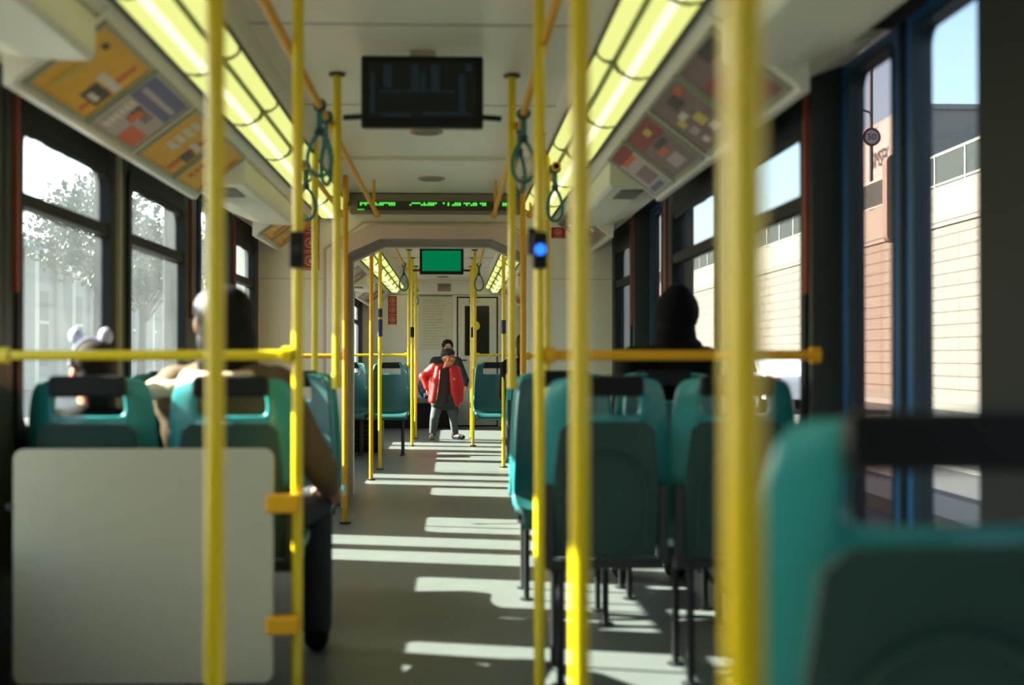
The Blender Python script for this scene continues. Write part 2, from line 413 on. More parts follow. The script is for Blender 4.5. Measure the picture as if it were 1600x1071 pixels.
# posters on the ceiling slope ---------------------------------------
SL = math.atan2(1.99 - 1.815, 1.08 - 0.85)
AD = {'y': mat('poster_yellow', (226, 166, 22), 0.5, var=0.1, scale=20), 'o': mat('poster_orange', (206, 96, 44), 0.5), 'b': mat('poster_blue', (92, 92, 132), 0.5),
      'p': mat('poster_pinkgrey', (176, 160, 156), 0.5, var=0.2, scale=30), 'r': mat('poster_red', (142, 48, 48), 0.5, var=0.2, scale=20), 'm': mat('poster_mauve', (126, 98, 96), 0.5, var=0.3, scale=30),
      'k': mat('poster_dark', (62, 52, 48), 0.5), 'w': mat('poster_white', (214, 206, 186), 0.5), 'l': mat('poster_lemon', (204, 182, 74), 0.5)}
keys = list(AD)
def poster(side, y0, y1, base, blobs, label, group):
    t = thing('poster', label, 'poster', (side * .965, (y0 + y1) / 2, 1.9025), 0, group)
    t.rotation_euler = (0, side * SL, 0)           # local x runs down the slope
    h = (y1 - y0) / 2 - .012; w = .145
    m = MB(); m.ring([(-w, -h), (w, -h), (w, h), (-w, h)], [(-w + .014, -h + .014), (w - .014, -h + .014), (w - .014, h - .014), (-w + .014, h - .014)], -.012, .001, 'z')
    m.build('frame', ADFR, t)
    m = MB(); m.mi = keys.index(base); m.box(-w + .013, w - .013, -h + .013, h - .013, -.006, .001)
    # u: 0 = upper (aisle) edge .. 1 = lower (window) edge; v: 0 near .. 1 far
    W2, H2 = w - .014, h - .014
    for n_, (c, u0, u1, v0, v1, *sh) in enumerate(blobs):
        X = lambda u: side * (-W2 + 2 * W2 * u); Y = lambda v: -H2 + 2 * H2 * v; e = -.0065 - .0003 * n_
        s_ = sh[0] if sh else 0; m.mi = keys.index(c)
        m.poly([(X(u0), Y(v0), e), (X(u1), Y(v0 + s_), e), (X(u1), Y(v1 + s_), e), (X(u0), Y(v1), e)])
    m.build('print', [AD[q] for q in keys], t, doubles=False)
    return t
def letters(c, u0, u1, v0, v1, n):
    r = []; st = (u1 - u0) / n
    for i in range(n):
        a = u0 + st * i; r += [(c, a, a + st * .7, v0, v1)]
        if i % 2: r += [(c, a, a + st * .25, v0, v1 + .05)]
    return r
LP = [('y', [('o', .1, .95, .78, .86), ('k', .55, .8, .62, .95), ('w', .40, .52, .55, .97), ('w', .68, .76, .70, .88), ('k', .12, .2, .2, .3)] + letters('l', .3, .9, .2, .3, 6),
       'large yellow-orange poster on the left ceiling slope, nearest the camera'),
      ('p', [('b', .02, .42, .04, .96, .0), ('p', .2, .28, .1, .9), ('m', .45, .6, .3, .7), ('o', .72, .98, .55, .95)] + letters('w', .45, .95, .12, .26, 6) + [('o', .5, .7, .35, .5)],
       'grey and pink poster with a blue block on the left ceiling slope'),
      ('y', letters('w', .1, .7, .2, .45, 4) + [('o', .05, .95, .72, .82), ('k', .5, .7, .7, .95), ('w', .35, .46, .6, .9)],
       'yellow poster with pale lettering, third of the four on the left slope'),
      ('y', letters('o', .15, .9, .2, .34, 6) + [('k', .4, .6, .62, .8), ('o', .1, .95, .84, .92)], 'narrow yellow poster with orange lettering, fourth on the left slope')]
RP = [('m', [('r', .15, .95, .1, .95), ('m', .05, .35, .05, .95), ('k', .0, .2, .1, .5)], 'mauve poster with a red field on the right ceiling slope, nearest the camera'),
      ('m', [('l', .5, .68, .28, .5), ('l', .4, .54, .7, .85), ('k', .1, .3, .3, .6), ('w', .35, .46, .5, .7), ('w', .72, .84, .2, .4), ('p', .6, .72, .6, .8), ('o', .08, .18, .1, .3), ('w', .8, .9, .6, .75)],
       'brown-grey poster with yellow and white product squares on the right slope'),
      ('m', [('r', .0, .35, .05, .95), ('l', .12, .24, .3, .5), ('k', .38, .5, .2, .6), ('o', .5, .62, .4, .7), ('p', .68, .9, .3, .7)], 'red-ended brown poster, third of the four on the right slope'),
      ('p', [('r', .0, .22, .05, .95), ('o', .22, .32, .2, .8), ('m', .5, .8, .2, .8), ('b', .86, .97, .3, .9)], 'grey-mauve poster with a red left end, farthest of the four on the right slope')]
PY = [(3.98, 4.64), (4.66, 5.33), (5.38, 6.07), (6.09, 6.69)]
for (a, b_), L, R in zip(PY, LP, RP):
    poster(-1, a, b_, L[0], L[1], L[2], 'posters on the near left slope'); poster(1, a, b_, R[0], R[1], R[2], 'posters on the near right slope')
extra = [(8.85, 9.35, 'y', 'beside the bulkhead, nearer of two'), (9.37, 9.90, 'y', 'beside the bulkhead, touching it'), (14.6, 15.3, 'p', 'in the far carriage, nearest of its slope'),
         (15.35, 16.1, 'm', 'in the far carriage, just before the door cover'), (18.2, 19.2, 'p', 'in the far carriage, behind the door cover'), (19.3, 20.4, 'r', 'in the far carriage, nearest the cab')]
for a, b_, c, w_ in extra:
    for side, nm in ((-1, 'left'), (1, 'right')):
        cc = c if side < 0 or c != 'y' else 'm'
        poster(side, a, b_, cc, letters('w', .2, .8, .3, .5, 5) + [('o', .3, .9, .7, .8)],
               '%s poster on the %s ceiling slope %s' % ({'y': 'orange-yellow', 'm': 'brown-red', 'p': 'pale', 'r': 'red'}[cc], nm, w_), 'small posters down the %s slope' % nm)
for i, y in enumerate((7.36, 9.1, 20.2)):
    t = thing('ceiling_speaker', 'round grille set in the ceiling %s' % ('just behind the dark monitor', 'in front of the green letter display', 'of the far carriage by the cab')[i], 'speaker', (-0.02, y, ZC if i == 0 else ZC - .025))
    m = MB(); m.tube([(0, 0, 0.002), (0, 0, -0.012)], .085, 24); m.build('rim', mat('speaker_rim', (150, 142, 118)), t)
    m = MB(); m.tube([(0, 0, -0.010), (0, 0, -0.016)], .066, 24); m.build('grille', mat('speaker_grille', (104, 98, 80)), t)

# ------------------------------------------------------------------ monitors
def monitor(y, label, screen, blobs):
    t = thing('monitor', label, 'monitor', (0, y, 1.92)); w = .232
    m = MB(); m.box(-w, w, 0, .045, 0, .275); m.build('casing', BLACKP, t, bevel=.008)
    m = MB(); m.box(-w + .028, w - .028, -.003, .002, .035, .25); sc = m.build('screen', screen, t)
    if blobs:
        m = MB()
        for (a, b_, c, d) in blobs: m.box(-w + .028 + a * .408, -w + .028 + b_ * .408, -.0045, -.002, .035 + c * .215, .035 + d * .215)
        m.build('screen_image', mat('screen_faint_blue', (16, 36, 50), 0.4, emit=0.06), sc)
    for sg in (-1, 1):
        m = MB(); m.tube([(sg * w * .95, .02, .045), (sg * .30, .05, .045)], .011, 10); m.build('bracket_arm', BLACKP, t)
    m = MB(); m.box(-.05, .05, .045, .10, .1, .299); m.build('ceiling_mount', CEIL, t)
    for x in (-.19, -.04, .20):
        m = MB(); m.tube([(x, .02, .002), (x, .02, -.006)], .006, 8); m.build('screw', ORG, t)
    return t
monitor(5.4, 'black ceiling monitor with a dark screen hanging between two grab poles', mat('dark_screen', (12, 22, 26), 0.25),
        [(.02, .06, .1, .8), (.14, .22, .55, .95), (.40, .47, .5, .95), (.48, .54, .45, .8), (.58, .66, .5, .95), (.84, .9, .1, .8), (.9, .96, .85, .97), (.12, .4, .04, .1), (.5, .95, .06, .12), (.1, .8, .46, .5)])
monitor(15.0, 'small ceiling monitor glowing plain green in the far carriage', emit_mat('green_screen', (0, 128, 74), 0.20), None)
# green dot display over the portal
t = thing('letter_display', 'dark strip display with green dot letters above the carriage portal', 'display', (0.0, 9.93, 2.05))
m = MB(); m.prism([(-.60, .0), (.60, .0), (.60, .14), (-.60, .14)], 0, .065); m.build('housing', mat('display_housing', (120, 108, 88), 0.5), t, bevel=.006)
m = MB(); m.box(-.545, .50, -.004, .003, .022, .085); m.build('window', mat('display_window', (58, 58, 46), 0.3), t)
rnd = random.Random(3)
for a, b_ in ((563, 577), (586, 617), (640, 683), (692, 757), (785, 794)):
    x = a; m = MB()
    while x < b_:
        X = (x - 707) / 2222 * 9.93 + .115
        for r in range(2):
            if rnd.random() < (.85, .6, .45)[r]: m.box(X, X + .012, -.007, -.003, .068 - r * .012, .077 - r * .012)
        x += 3.6
    m.build('green_word', emit_mat('green_led', (80, 225, 70), 0.38), t)
m = MB(); m.box(-.545, -.50, -.007, -.003, .025, .029); m.build('green_underline', MATS['green_led'], t)

# signs on bulkheads
def red_sign(x, y, z, w, h, n, label):
    t = thing('notice_sign', label, 'sign', (x, y, z)); hh = h / n
    for i in range(n):
        m = MB(); m.box(-w / 2, w / 2, -.006, 0, i * hh + .002, (i + 1) * hh - .002); p = m.build('sign_panel', RED, t)
        m = MB(); c = (0, i * hh + hh * .55); r = hh * .30
        o_ = [(c[0] + r * math.cos(a * PI / 10), c[1] + r * math.sin(a * PI / 10)) for a in range(20)]
        i_ = [(c[0] + r * .78 * math.cos(a * PI / 10), c[1] + r * .78 * math.sin(a * PI / 10)) for a in range(20)]
        m.ring(o_, i_, -.008, -.005); m.box(-r * .3, r * .3, -.008, -.005, c[1] - r * .45, c[1] + r * .2)
        m.box(-r * .12, r * .12, -.008, -.005, c[1] + r * .25, c[1] + r * .5); m.box(-w * .35, w * .35, -.008, -.005, i * hh + hh * .08, i * hh + hh * .13)
        m.build('pictogram', mat('pictogram_pale', (214, 160, 140)), p)
red_sign(-.88, PORT0, 1.655, .125, .375, 3, 'tall red notice with three white pictograms on the left bulkhead')
red_sign(.86, PORT0, 1.885, .10, .08, 1, 'small red notice on the right bulkhead under the ceiling')
red_sign(-.79, YF, 1.535, .13, .435, 3, 'narrow red notice with three pictograms on the cab wall')
# cab wall furniture
t = thing('notice_board', 'large off-white paper notice fixed to the cab wall left of the cab door', 'notice', (-.14, YF, 1.17))
m = MB(); m.box(-.25, .25, -.012, 0, 0, .80); m.build('board', mat('notice_paper', (210, 204, 180)), t, bevel=.003)
m = MB(); rnd = random.Random(9)
for i in range(17): m.box(-.2, -.2 + .4 * (.55 + .45 * rnd.random()), -.0135, -.011, .06 + i * .042, .068 + i * .042)
m.build('printed_lines', mat('faint_print', (168, 164, 142)), t)
m = MB(); m.box(-.25, .25, -.014, -.01, .795, .805); m.build('top_rail', BLACK, t)
t = thing('notice_plate', 'small brownish printed plate high on the cab wall', 'plate', (-.01, YF, 2.04))
m = MB(); m.box(-.10, .10, -.008, 0, 0, .12); m.build('plate', mat('plate_mauve', (156, 134, 120)), t)
m = MB(); m.box(-.08, .08, -.010, -.007, .08, .095); m.box(-.08, .05, -.010, -.007, .05, .06); m.build('print', mat('plate_print', (96, 84, 80)), t)
dr = thing('door_9', None, None, (.50, YF, 0)); dr['kind'] = 'structure'
m = MB(); m.ring([(-.32, .0), (.30, .0), (.30, 1.96), (-.32, 1.96)], [(-.30, .02), (.28, .02), (.28, 1.94), (-.30, 1.94)], -.014, 0); m.build('door_seal', BLACK, dr)
m = MB(); m.box(-.30, .28, -.010, 0, .02, 1.94); m.build('door_leaf', mat('cab_door_white', (214, 210, 190)), dr)
m = MB(); m.box(-.20, .17, -.016, -.008, 1.07, 1.82); m.build('door_glass', mat('cab_glass_black', (10, 18, 18), 0.12), dr)
m = MB(); m.tube([(-.045, -.016, 1.52), (-.045, -.020, 1.52)], .075, 22); m.build('round_sticker', YEL, dr)
m = MB(); m.tube([(-.25, -.012, 1.0), (-.25, -.05, 1.0), (-.17, -.05, 1.0)], .01, 8); m.build('door_handle', STEEL, dr)

# ------------------------------------------------------------------ grab poles, rails, straps
def pole(x, y, z0, label, r=.017, z1=ZC, m_=None, floorflange=True, box=None):
    t = thing('grab_pole', label, 'pole', (x, y, z0)); m_ = m_ or YEL
    m = MB(); m.tube([(0, 0, 0), (0, 0, z1 - z0)], r, 20); m.build('tube', m_, t, smooth=True)
    m = MB(); m.tube([(0, 0, z1 - z0 - .012), (0, 0, z1 - z0)], .034, 20); m.build('ceiling_flange', mat('flange_dark', (70, 62, 40)), t, smooth=True)
    m = MB()
    if floorflange: m.tube([(0, 0, 0), (0, 0, .012)], .036, 20); m.build('floor_flange', STEEL, t, smooth=True)
    else: m.tube([(0, 0, -.01), (0, 0, .05)], .021, 16); m.build('seat_socket', m_, t, smooth=True)
    return t
P1 = pole(.352, 1.15, 0, 'thick out-of-focus yellow pole on the right, nearest the camera')
pole(.335, 2.45, 0, 'yellow pole right of centre with a bright sunlit lower half')
pole(-.315, 2.6, 0, 'tall yellow pole on the left in front of the beige partition board')
PL = pole(-.35, 4.3, 0, 'left yellow pole clamped to the beige partition board')
PR = pole(.378, 4.3, 0, 'yellow pole carrying the black box with the blue light')
pole(-.36, 5.87, .93, 'yellow pole standing on a seat shoulder left of the dark monitor', floorflange=False)
pole(.36, 5.87, .93, 'yellow pole standing on a seat shoulder right of the dark monitor', floorflange=False)
pole(-.60, 7.43, 0, 'thin yellow pole on the left under the second strap')
pole(.61, 7.43, 0, 'thin yellow pole on the right behind the pole with the blue light')
pole(-.56, 9.0, 0, 'amber pole beside the left edge of the carriage portal', m_=ORG)
pole(.56, 9.0, 0, 'amber pole beside the right edge of the carriage portal', m_=ORG)
pole(-.575, 12.15, 0, 'amber pole just past the portal on the left, foot in the sunlit floor', m_=ORG)
PB = pole(-.56, 13.3, 0, 'yellow pole with dark blue sleeve, left side of the far carriage')
PC = pole(.60, 13.5, 0, 'yellow pole with dark blue sleeve, right side of the far carriage')
for y, w_ in ((15.5, 'level with the green monitor'), (16.75, 'behind the green monitor, before the child'), (18.3, 'beside the walking child')):
    for sg, nm in ((-1, 'left'), (1, 'right')):
        q = pole(sg * .358, y, .93 if y == 15.5 else 0, 'yellow pole %s of the aisle %s' % (nm, w_), floorflange=(y != 15.5))
        if y == 16.75:
            m = MB(); m.box(-.026, .026, -.035, -.012, 1.28, 1.40); m.build('button_box', BLACKP, q, bevel=.004)
for q, zs in ((PB, ((1.24, 1.40), (1.42, 1.50))), (PC, ((1.27, 1.40),))):
    for a, b_ in zs:
        m = MB(); m.tube([(0, 0, a), (0, 0, b_)], .024, 16); m.build('sleeve', mat('navy_sleeve', (30, 40, 62)), q, smooth=True)
def bbox(root, label, blue):
    m = MB(); m.box(-.022, .022, -.045, -.012, 1.315, 1.425); p = m.build('button_box', BLACKP, root, bevel=.006)
    if blue:
        m = MB(); m.tube([(0, -.043, 1.372), (0, -.052, 1.372)], .017, 18); m.build('blue_light', emit_mat('blue_lamp', (40, 110, 255), 0.55), p, smooth=True)
    else:
        m = MB(); m.tube([(0, -.043, 1.372), (0, -.050, 1.372)], .013, 14); m.build('button', mat('button_dark', (40, 30, 32)), p)
bbox(PL, '', False); bbox(PR, '', True)
m = MB(); m.box(-.034, -.016, -.02, .02, 1.36, 1.44)
m.build('side_button', BLACKP, PR, bevel=.003)
def rail(p0, p1, label, m_=ORG, r=.014, ends=True):
    t = thing('handrail', label, 'handrail', p0); d = Vector(p1) - Vector(p0)
    m = MB(); m.tube([(0, 0, 0), d], r, 16); m.build('tube', m_, t, smooth=True)
    u = d.normalized()
    for q in (Vector((0, 0, 0)), d):
        m = MB(); a = q - u * .03 if q.length else q; b_ = q if q.length else u * .03
        m.tube([a, b_], r + .010, 16); m.build('end_collar', m_, t, smooth=True)
    return t
rail((-1.236, 4.3, 1.055), (-.366, 4.3, 1.055), 'yellow handrail across the left seats, from window pillar to clamped pole', YEL, .0155)
rail((.394, 4.3, 1.055), (1.236, 4.3, 1.055), 'yellow-orange handrail across the right seats in front of the hooded passenger', ORG, .0155)
rail((-1.236, 15.62, 1.07), (-.38, 15.62, 1.07), 'thin yellow handrail over the left far-carriage seats', YEL)
rail((.38, 15.62, 1.07), (1.236, 15.62, 1.07), 'thin yellow handrail over the right far-carriage seats', YEL)
rail((-.60, 9.4, 1.055), (-1.236, 9.4, 1.055), 'thin handrail before the left bulkhead', ORG)
rail((.60, 9.4, 1.055), (1.236, 9.4, 1.055), 'thin handrail before the right bulkhead', ORG)
rail((-.392, .2, 2.01), (-.392, 9.6, 2.01), 'long overhead amber rail along the left of the aisle')
rail((.395, .2, 2.01), (.395, 9.6, 2.01), 'long overhead amber rail along the right of the aisle')
rail((-.632, 7.2, 2.02), (-.632, 9.7, 2.02), 'short overhead amber rail outside the long one on the left')
rail((.642, 7.2, 2.02), (.642, 9.7, 2.02), 'short overhead amber rail outside the long one on the right')
for sg, nm in ((-1, 'left'), (1, 'right')):
    rail((sg * .39, 12.0, 2.01), (sg * .39, 20.6, 2.01), 'overhead rail along the %s of the aisle in the far carriage' % nm)
    for x, y in ((sg * (.392 if sg < 0 else .395), 1.0), (sg * .392, 3.2), (sg * .392, 9.2), (sg * .39, 12.6), (sg * .39, 20.0), (sg * .637, 9.5)):
        m = MB(); m.tube([(0, 0, 0), (0, 0, .20)], .009, 10); tag(m.build('rail_hanger', ORG, loc=(x, y, 2.02)), 'short %s ceiling hanger of the overhead rail %s' % (nm, {1.0: 'above the camera', 3.2: 'before the first strap', 9.2: 'by the portal', 12.6: 'just past the bellows', 20.0: 'by the cab', 9.5: 'of the short outer rail'}[y]), 'hanger')
def strap(x, y, z, rz, label, tilt=0.0):
    t = thing('hanging_strap', label, 'strap', (x, y, z), rz, 'hand straps hanging from the overhead rails')
    m = MB(); m.tube([(0, -.02, 0), (0, .02, 0)], .025, 16); m.build('clamp', mat('strap_clamp', (24, 60, 62)), t, smooth=True)
    m = MB(); m.box(-.012, .012, -.004, .004, -.095, -.015); m.build('band', STRAP, t)
    m = MB(); m.box(-.016, .016, -.010, .010, -.115, -.085); m.build('buckle', mat('strap_buckle', (20, 50, 52)), t, bevel=.003)
    pts = []
    for k in range(28):
        a = 2 * PI * k / 28; s_ = math.sin(a / 2)
        pts.append((.055 * math.sin(a) * (.35 + .65 * s_) , 0, -.105 - .165 * (1 - math.cos(a)) / 2))
    m = MB(); m.tube(pts, .0085, 10, closed=True); m.build('loop_handle', STRAP, t, smooth=True)
    return t
for a in ((-.392, 5.45, 2.01, .1, 'teal hand strap on the left rail beside the dark monitor, nearer of two'), (-.392, 5.72, 2.01, 1.2, 'teal hand strap on the left rail turned edge-on against the pole'),
          (.395, 5.60, 2.01, .2, 'teal hand strap on the right rail beside the dark monitor'), (.395, 5.95, 2.01, 1.0, 'teal hand strap behind the right monitor pole'),
          (-.632, 7.3, 2.02, .1, 'dark teal strap on the short left rail in front of the lit diffusers'), (.642, 7.3, 2.02, .5, 'dark teal strap on the short right rail'),
          (-.39, 14.8, 2.01, .1, 'teal strap left of the green monitor'), (.39, 14.8, 2.01, .1, 'teal strap right of the green monitor'),
          (-.39, 19.2, 2.01, .3, 'far teal strap above the child on the left rail'), (.39, 19.2, 2.01, .3, 'far teal strap on the right rail before the cab door'),
          (.39, 17.4, 2.01, 1.2, 'teal strap on the right rail halfway down the far carriage')):
    strap(*a)

# ------------------------------------------------------------------ partition board
t = thing('partition_board', 'large beige partition board behind the left front seats, rounded corners', 'partition', (-.81, 4.25, 0))
m = MB(); m.prism(rrect(-.365, .395, .085, .778, .03), -.010, .010); m.build('board', PANEL, t, bevel=.003)
for z in (.61, .25):
    m = MB(); m.tube([(-.375, -.010, z), (-.375, -.014, z)], .010, 12); m.build('screw', STEEL, t)
for z in (.615, .255):
    m = MB(); m.box(.375, .475, -.028, .028, z - .027, z + .027); m.build('clamp', ORG, t, bevel=.008)
m = MB(); m.box(-.36, -.33, -.008, .008, 0, .09); m.box(.33, .36, -.008, .008, 0, .09); m.build('foot', STEEL, t)

# ------------------------------------------------------------------ seats
def make_seat():
    """faces +y, the origin on the floor under the top edge of its back"""
    prof = [(0, .985, .150), (.001, .970, .168), (.004, .945, .182), (.008, .915, .190), (.014, .868, .196), (.022, .80, .202), (.032, .70, .208), (.043, .60, .212), (.054, .53, .214), (.072, .475, .214),
            (.105, .440, .213), (.16, .425, .212), (.24, .420, .212), (.32, .422, .21), (.40, .432, .206), (.445, .432, .198), (.47, .415, .19), (.478, .385, .182)]
    fs = [-1, -.93, -.80, -.66, -.56, -.40, -.2, 0, .2, .40, .56, .66, .80, .93, 1]
    bm = bmesh.new(); G = []
    for i, (y, z, w) in enumerate(prof):
        row = []
        for f in fs:
            back = max(0, min(1, (z - .44) / .15)) if i < 11 else 0
            yy = y + .055 * f * f * back; zz = z + (.028 * f ** 4 if i >= 10 and i < 16 else 0) - (.03 * abs(f) ** 6 if i == 0 else 0)
            row.append(bm.verts.new((f * w, yy, zz)))
        G.append(row)
    for i in range(len(prof) - 1):
        for j in range(len(fs) - 1):
            if i < 4 and abs((fs[j] + fs[j + 1]) / 2) < .56: continue
            bm.faces.new((G[i][j], G[i + 1][j], G[i + 1][j + 1], G[i][j + 1]))
    loose = [v for v in bm.verts if not v.link_faces]; bmesh.ops.delete(bm, geom=loose, context='VERTS')
    bmesh.ops.recalc_face_normals(bm, faces=bm.faces)
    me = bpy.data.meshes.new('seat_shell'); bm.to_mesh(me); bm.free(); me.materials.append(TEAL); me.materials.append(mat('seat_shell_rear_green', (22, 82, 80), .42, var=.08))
    for p in me.polygons: p.use_smooth = True
    root = thing('tram_seat', 'x', 'seat')
    sh = bpy.data.objects.new('seat_shell', me); COL.objects.link(sh); sh.parent = root
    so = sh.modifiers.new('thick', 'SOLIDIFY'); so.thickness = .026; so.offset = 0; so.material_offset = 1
    ss = sh.modifiers.new('soft', 'SUBSURF'); ss.levels = 1; ss.render_levels = 2
    m = MB(); m.prism(rrect(-.118, .118, .925, .992, .018), -.017, .022); m.build('handle', BLACKP, root, smooth=True, bevel=.008)
    # rear cover with an arch relief
    m = MB()
    secs = []
    for z, w, y in ((.845, .120, -.006), (.82, .150, -.002), (.70, .165, .010), (.60, .168, .022), (.50, .168, .034), (.415, .165, .05)):
        secs.append([(-w, y - .022, z), (w, y - .022, z), (w * .96, y + .012, z), (-w * .96, y + .012, z)])
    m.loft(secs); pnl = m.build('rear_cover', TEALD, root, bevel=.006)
    arch = [(-.125, -.006, .45)] + [(-.125 * math.cos(a * PI / 12), -.026 + .012 * (1 - math.sin(a * PI / 12)), .62 + .13 * math.sin(a * PI / 12)) for a in range(13)] + [(.125, -.006, .45)]
    m = MB(); m.tube(arch, .005, 8); m.build('arch_relief', mat('seat_relief', (26, 60, 52)), pnl)
    for sg in (-1, 1):
        m = MB(); m.box(sg * .182 - .014, sg * .182 + .014, -.002, .045, .40, .645); m.build('side_bracket', mat('bracket_brown_black', (34, 34, 30)), root, bevel=.003)
    m = MB(); m.box(-.19, .19, .03, .09, .375, .405); m.build('crossbeam', STEEL, root, bevel=.003); m = MB(); m.box(-.19, .19, .33, .39, .375, .405); m.build('crossbeam', STEEL, root, bevel=.003)
    for y in (.06, .36):
        m = MB(); m.tube([(-.14, y, 0), (-.14, y, .385)], .013, 12); m.tube([(-.14, y, 0), (-.14, y, .008)], .03, 12); m.build('leg', STEEL, root, smooth=True)
    return root
seat0 = make_seat(); used = []
def seat(x, y, face, label, group, mirror=False):
    r = seat0 if not used else copy_tree(seat0); used.append(1)
    r.location = (x, y, 0); r.rotation_euler = (0, 0, 0 if face > 0 else PI)
    r['label'] = label; r['group'] = group; return r
g1 = 'teal tram seats with their backs to the camera'; g2 = 'teal tram seats facing the camera'
seat(.655, 1.52, 1, 'big blurred teal seat back in the right foreground', g1)
seat(-1.015, 4.46, 1, 'dark teal seat at the left window under the child with white ear puffs', g1)
seat(-.575, 4.46, 1, 'dark teal seat by the left aisle behind the beige board, brown-coated passenger in it', g1)
seat(.60, 4.47, 1, 'dark green seat back by the right aisle, beside the pole with the blue light', g1)
seat(1.015, 4.47, 1, 'dark green seat back at the right window, nearest row past the door', g1)
for sg, nm in ((-1, 'left'), (1, 'right')):
    seat(sg * .575, 5.93, -1, 'bright teal %s aisle seat facing the camera, a monitor pole rising from its shoulder' % nm, g2)
    seat(sg * 1.02, 5.93, -1, 'bright teal %s window seat facing the camera%s' % (nm, ', the hooded passenger behind it' if sg > 0 else ' beyond the child passenger'), g2)
    seat(sg * .575, 6.08, 1, 'teal %s aisle seat set back to back behind the facing row' % nm, g1)
    seat(sg * 1.02, 6.08, 1, 'teal %s window seat set back to back behind the facing row%s' % (nm, ', under the hooded passenger' if sg > 0 else ''), g1)
    seat(sg * .555, 15.5, -1, 'teal %s aisle seat in the far carriage facing the camera' % nm, g2)
    seat(sg * 1.0, 15.5, -1, 'teal %s window seat in the far carriage facing the camera' % nm, g2)
SR = seat(.83, 13.35, 1, 'teal seat on the right past the bellows, dark passenger in it', g1)
# plinth under far seats
t = thing('heater_box', 'black heater box under the left far-carriage seats', 'box', (-.93, 15.75, 0))
m = MB(); m.box(-.29, .27, -.02, .45, 0, .36); m.build('casing', BLACKP, t, bevel=.01)
m = MB()
for i in range(5): m.box(-.22, .20, -.026, -.018, .08 + i * .05, .10 + i * .05)
m.build('vent_slats', STEEL, t)
t = thing('heater_box', 'grey heater box under the right far-carriage seats', 'box', (.95, 15.75, 0))
m = MB(); m.box(-.22, .27, -.02, .45, 0, .34); m.build('casing', GREY, t, bevel=.01)
m = MB()
for i in range(5): m.box(-.16, .20, -.026, -.018, .08 + i * .05, .10 + i * .05)
m.build('vent_slats', STEEL, t)
t = thing('rear_bench', 'dark bench across the rear of the far carriage before the cab wall', 'bench', (0, 21.2, 0))
m = MB(); m.box(-1.15, .15, -.18, .28, .0, .36); m.build('plinth', BLACKP, t, bevel=.01)
m = MB(); m.box(-1.15, .15, -.21, .28, .36, .44); m.build('cushion', mat('bench_grey', (128, 126, 116)), t, bevel=.02)

# ------------------------------------------------------------------ people
SKIN = mat('skin', (196, 138, 108), 0.5, var=0.06); SKIN2 = mat('skin_warm', (204, 122, 84), 0.5, var=0.06)
HAIR = mat('black_hair', (7, 7, 8), 0.6, bump=.5, spec=.2); HAIRB = mat('brown_hair', (34, 20, 13), 0.75, bump=.5, spec=.15)
BLK = mat('black_cloth', (7, 9, 9), 0.9, bump=.3, spec=.15); BRN = mat('brown_coat', (92, 72, 42), 0.85, bump=.4, var=.15); CRM = mat('cream_fur_collar', (214, 190, 160), 0.9, bump=.8, var=.2)
JEAN = mat('dark_trousers', (30, 34, 38), 0.8, bump=.3)
def hand(mb, wrist, d, up, side, s=1.0, curl=.5):
    """palm, four unequal fingers and a thumb leaving the side of the palm"""
    d = Vector(d).normalized(); up = Vector(up); up = (up - d * up.dot(d)).normalized(); sd_ = d.cross(up) * side; w = Vector(wrist)
    pc = w + d * .045 * s
    R = Matrix((sd_, up, d)).transposed()
    mb.ball(pc, (.040 * s, .017 * s, .050 * s), 14, 10, R)
    for i, L in enumerate((.068, .076, .070, .055)):
        b = w + d * .085 * s + sd_ * (.030 - .020 * i) * s; pts = [b]; c = d.copy()
        for k in range(3):
            c = (c - up * curl * (.5 + .35 * k)).normalized(); pts.append(pts[-1] + c * L * s * (.45, .32, .23)[k])
        mb.caps(pts, [.0095 * s, .009 * s, .0085 * s, .007 * s])
    b = w + d * .02 * s + sd_ * .032 * s
    mb.caps([b, b + (sd_ * .7 + d * .6 - up * .2).normalized() * .035 * s, b + (sd_ * .7 + d * .6 - up * .2).normalized() * .035 * s + (d - up * .4).normalized() * .028 * s], [.013 * s, .0105 * s, .009 * s])
def head(mb, c, s, yaw=0.0, tilt=0.0, roll=0.0):
    """face towards +y before yaw; returns the rotation"""
    R = Matrix.Rotation(yaw, 3, 'Z') @ Matrix.Rotation(tilt, 3, 'X') @ Matrix.Rotation(roll, 3, 'Y'); c = Vector(c)
    def a(p, r): mb.ball(c + R @ (Vector(p) * s), tuple(q * s for q in r), 18, 12, R)
    a((0, -.012, .018), (.078, .094, .092)); a((0, .022, -.035), (.060, .068, .070)); a((0, .050, -.082), (.028, .026, .024))
    a((0, .088, -.018), (.012, .020, .020)); a((0, .094, -.028), (.016, .014, .010)); a((0, .084, -.058), (.024, .012, .006)); a((0, .082, -.066), (.021, .012, .006))
    a((-.080, -.008, -.01), (.010, .020, .030)); a((.080, -.008, -.01), (.010, .020, .030)); a((0, .078, .022), (.05, .012, .010))
    a((-.036, .06, -.03), (.024, .024, .024)); a((.036, .06, -.03), (.024, .024, .024))
    return R, c
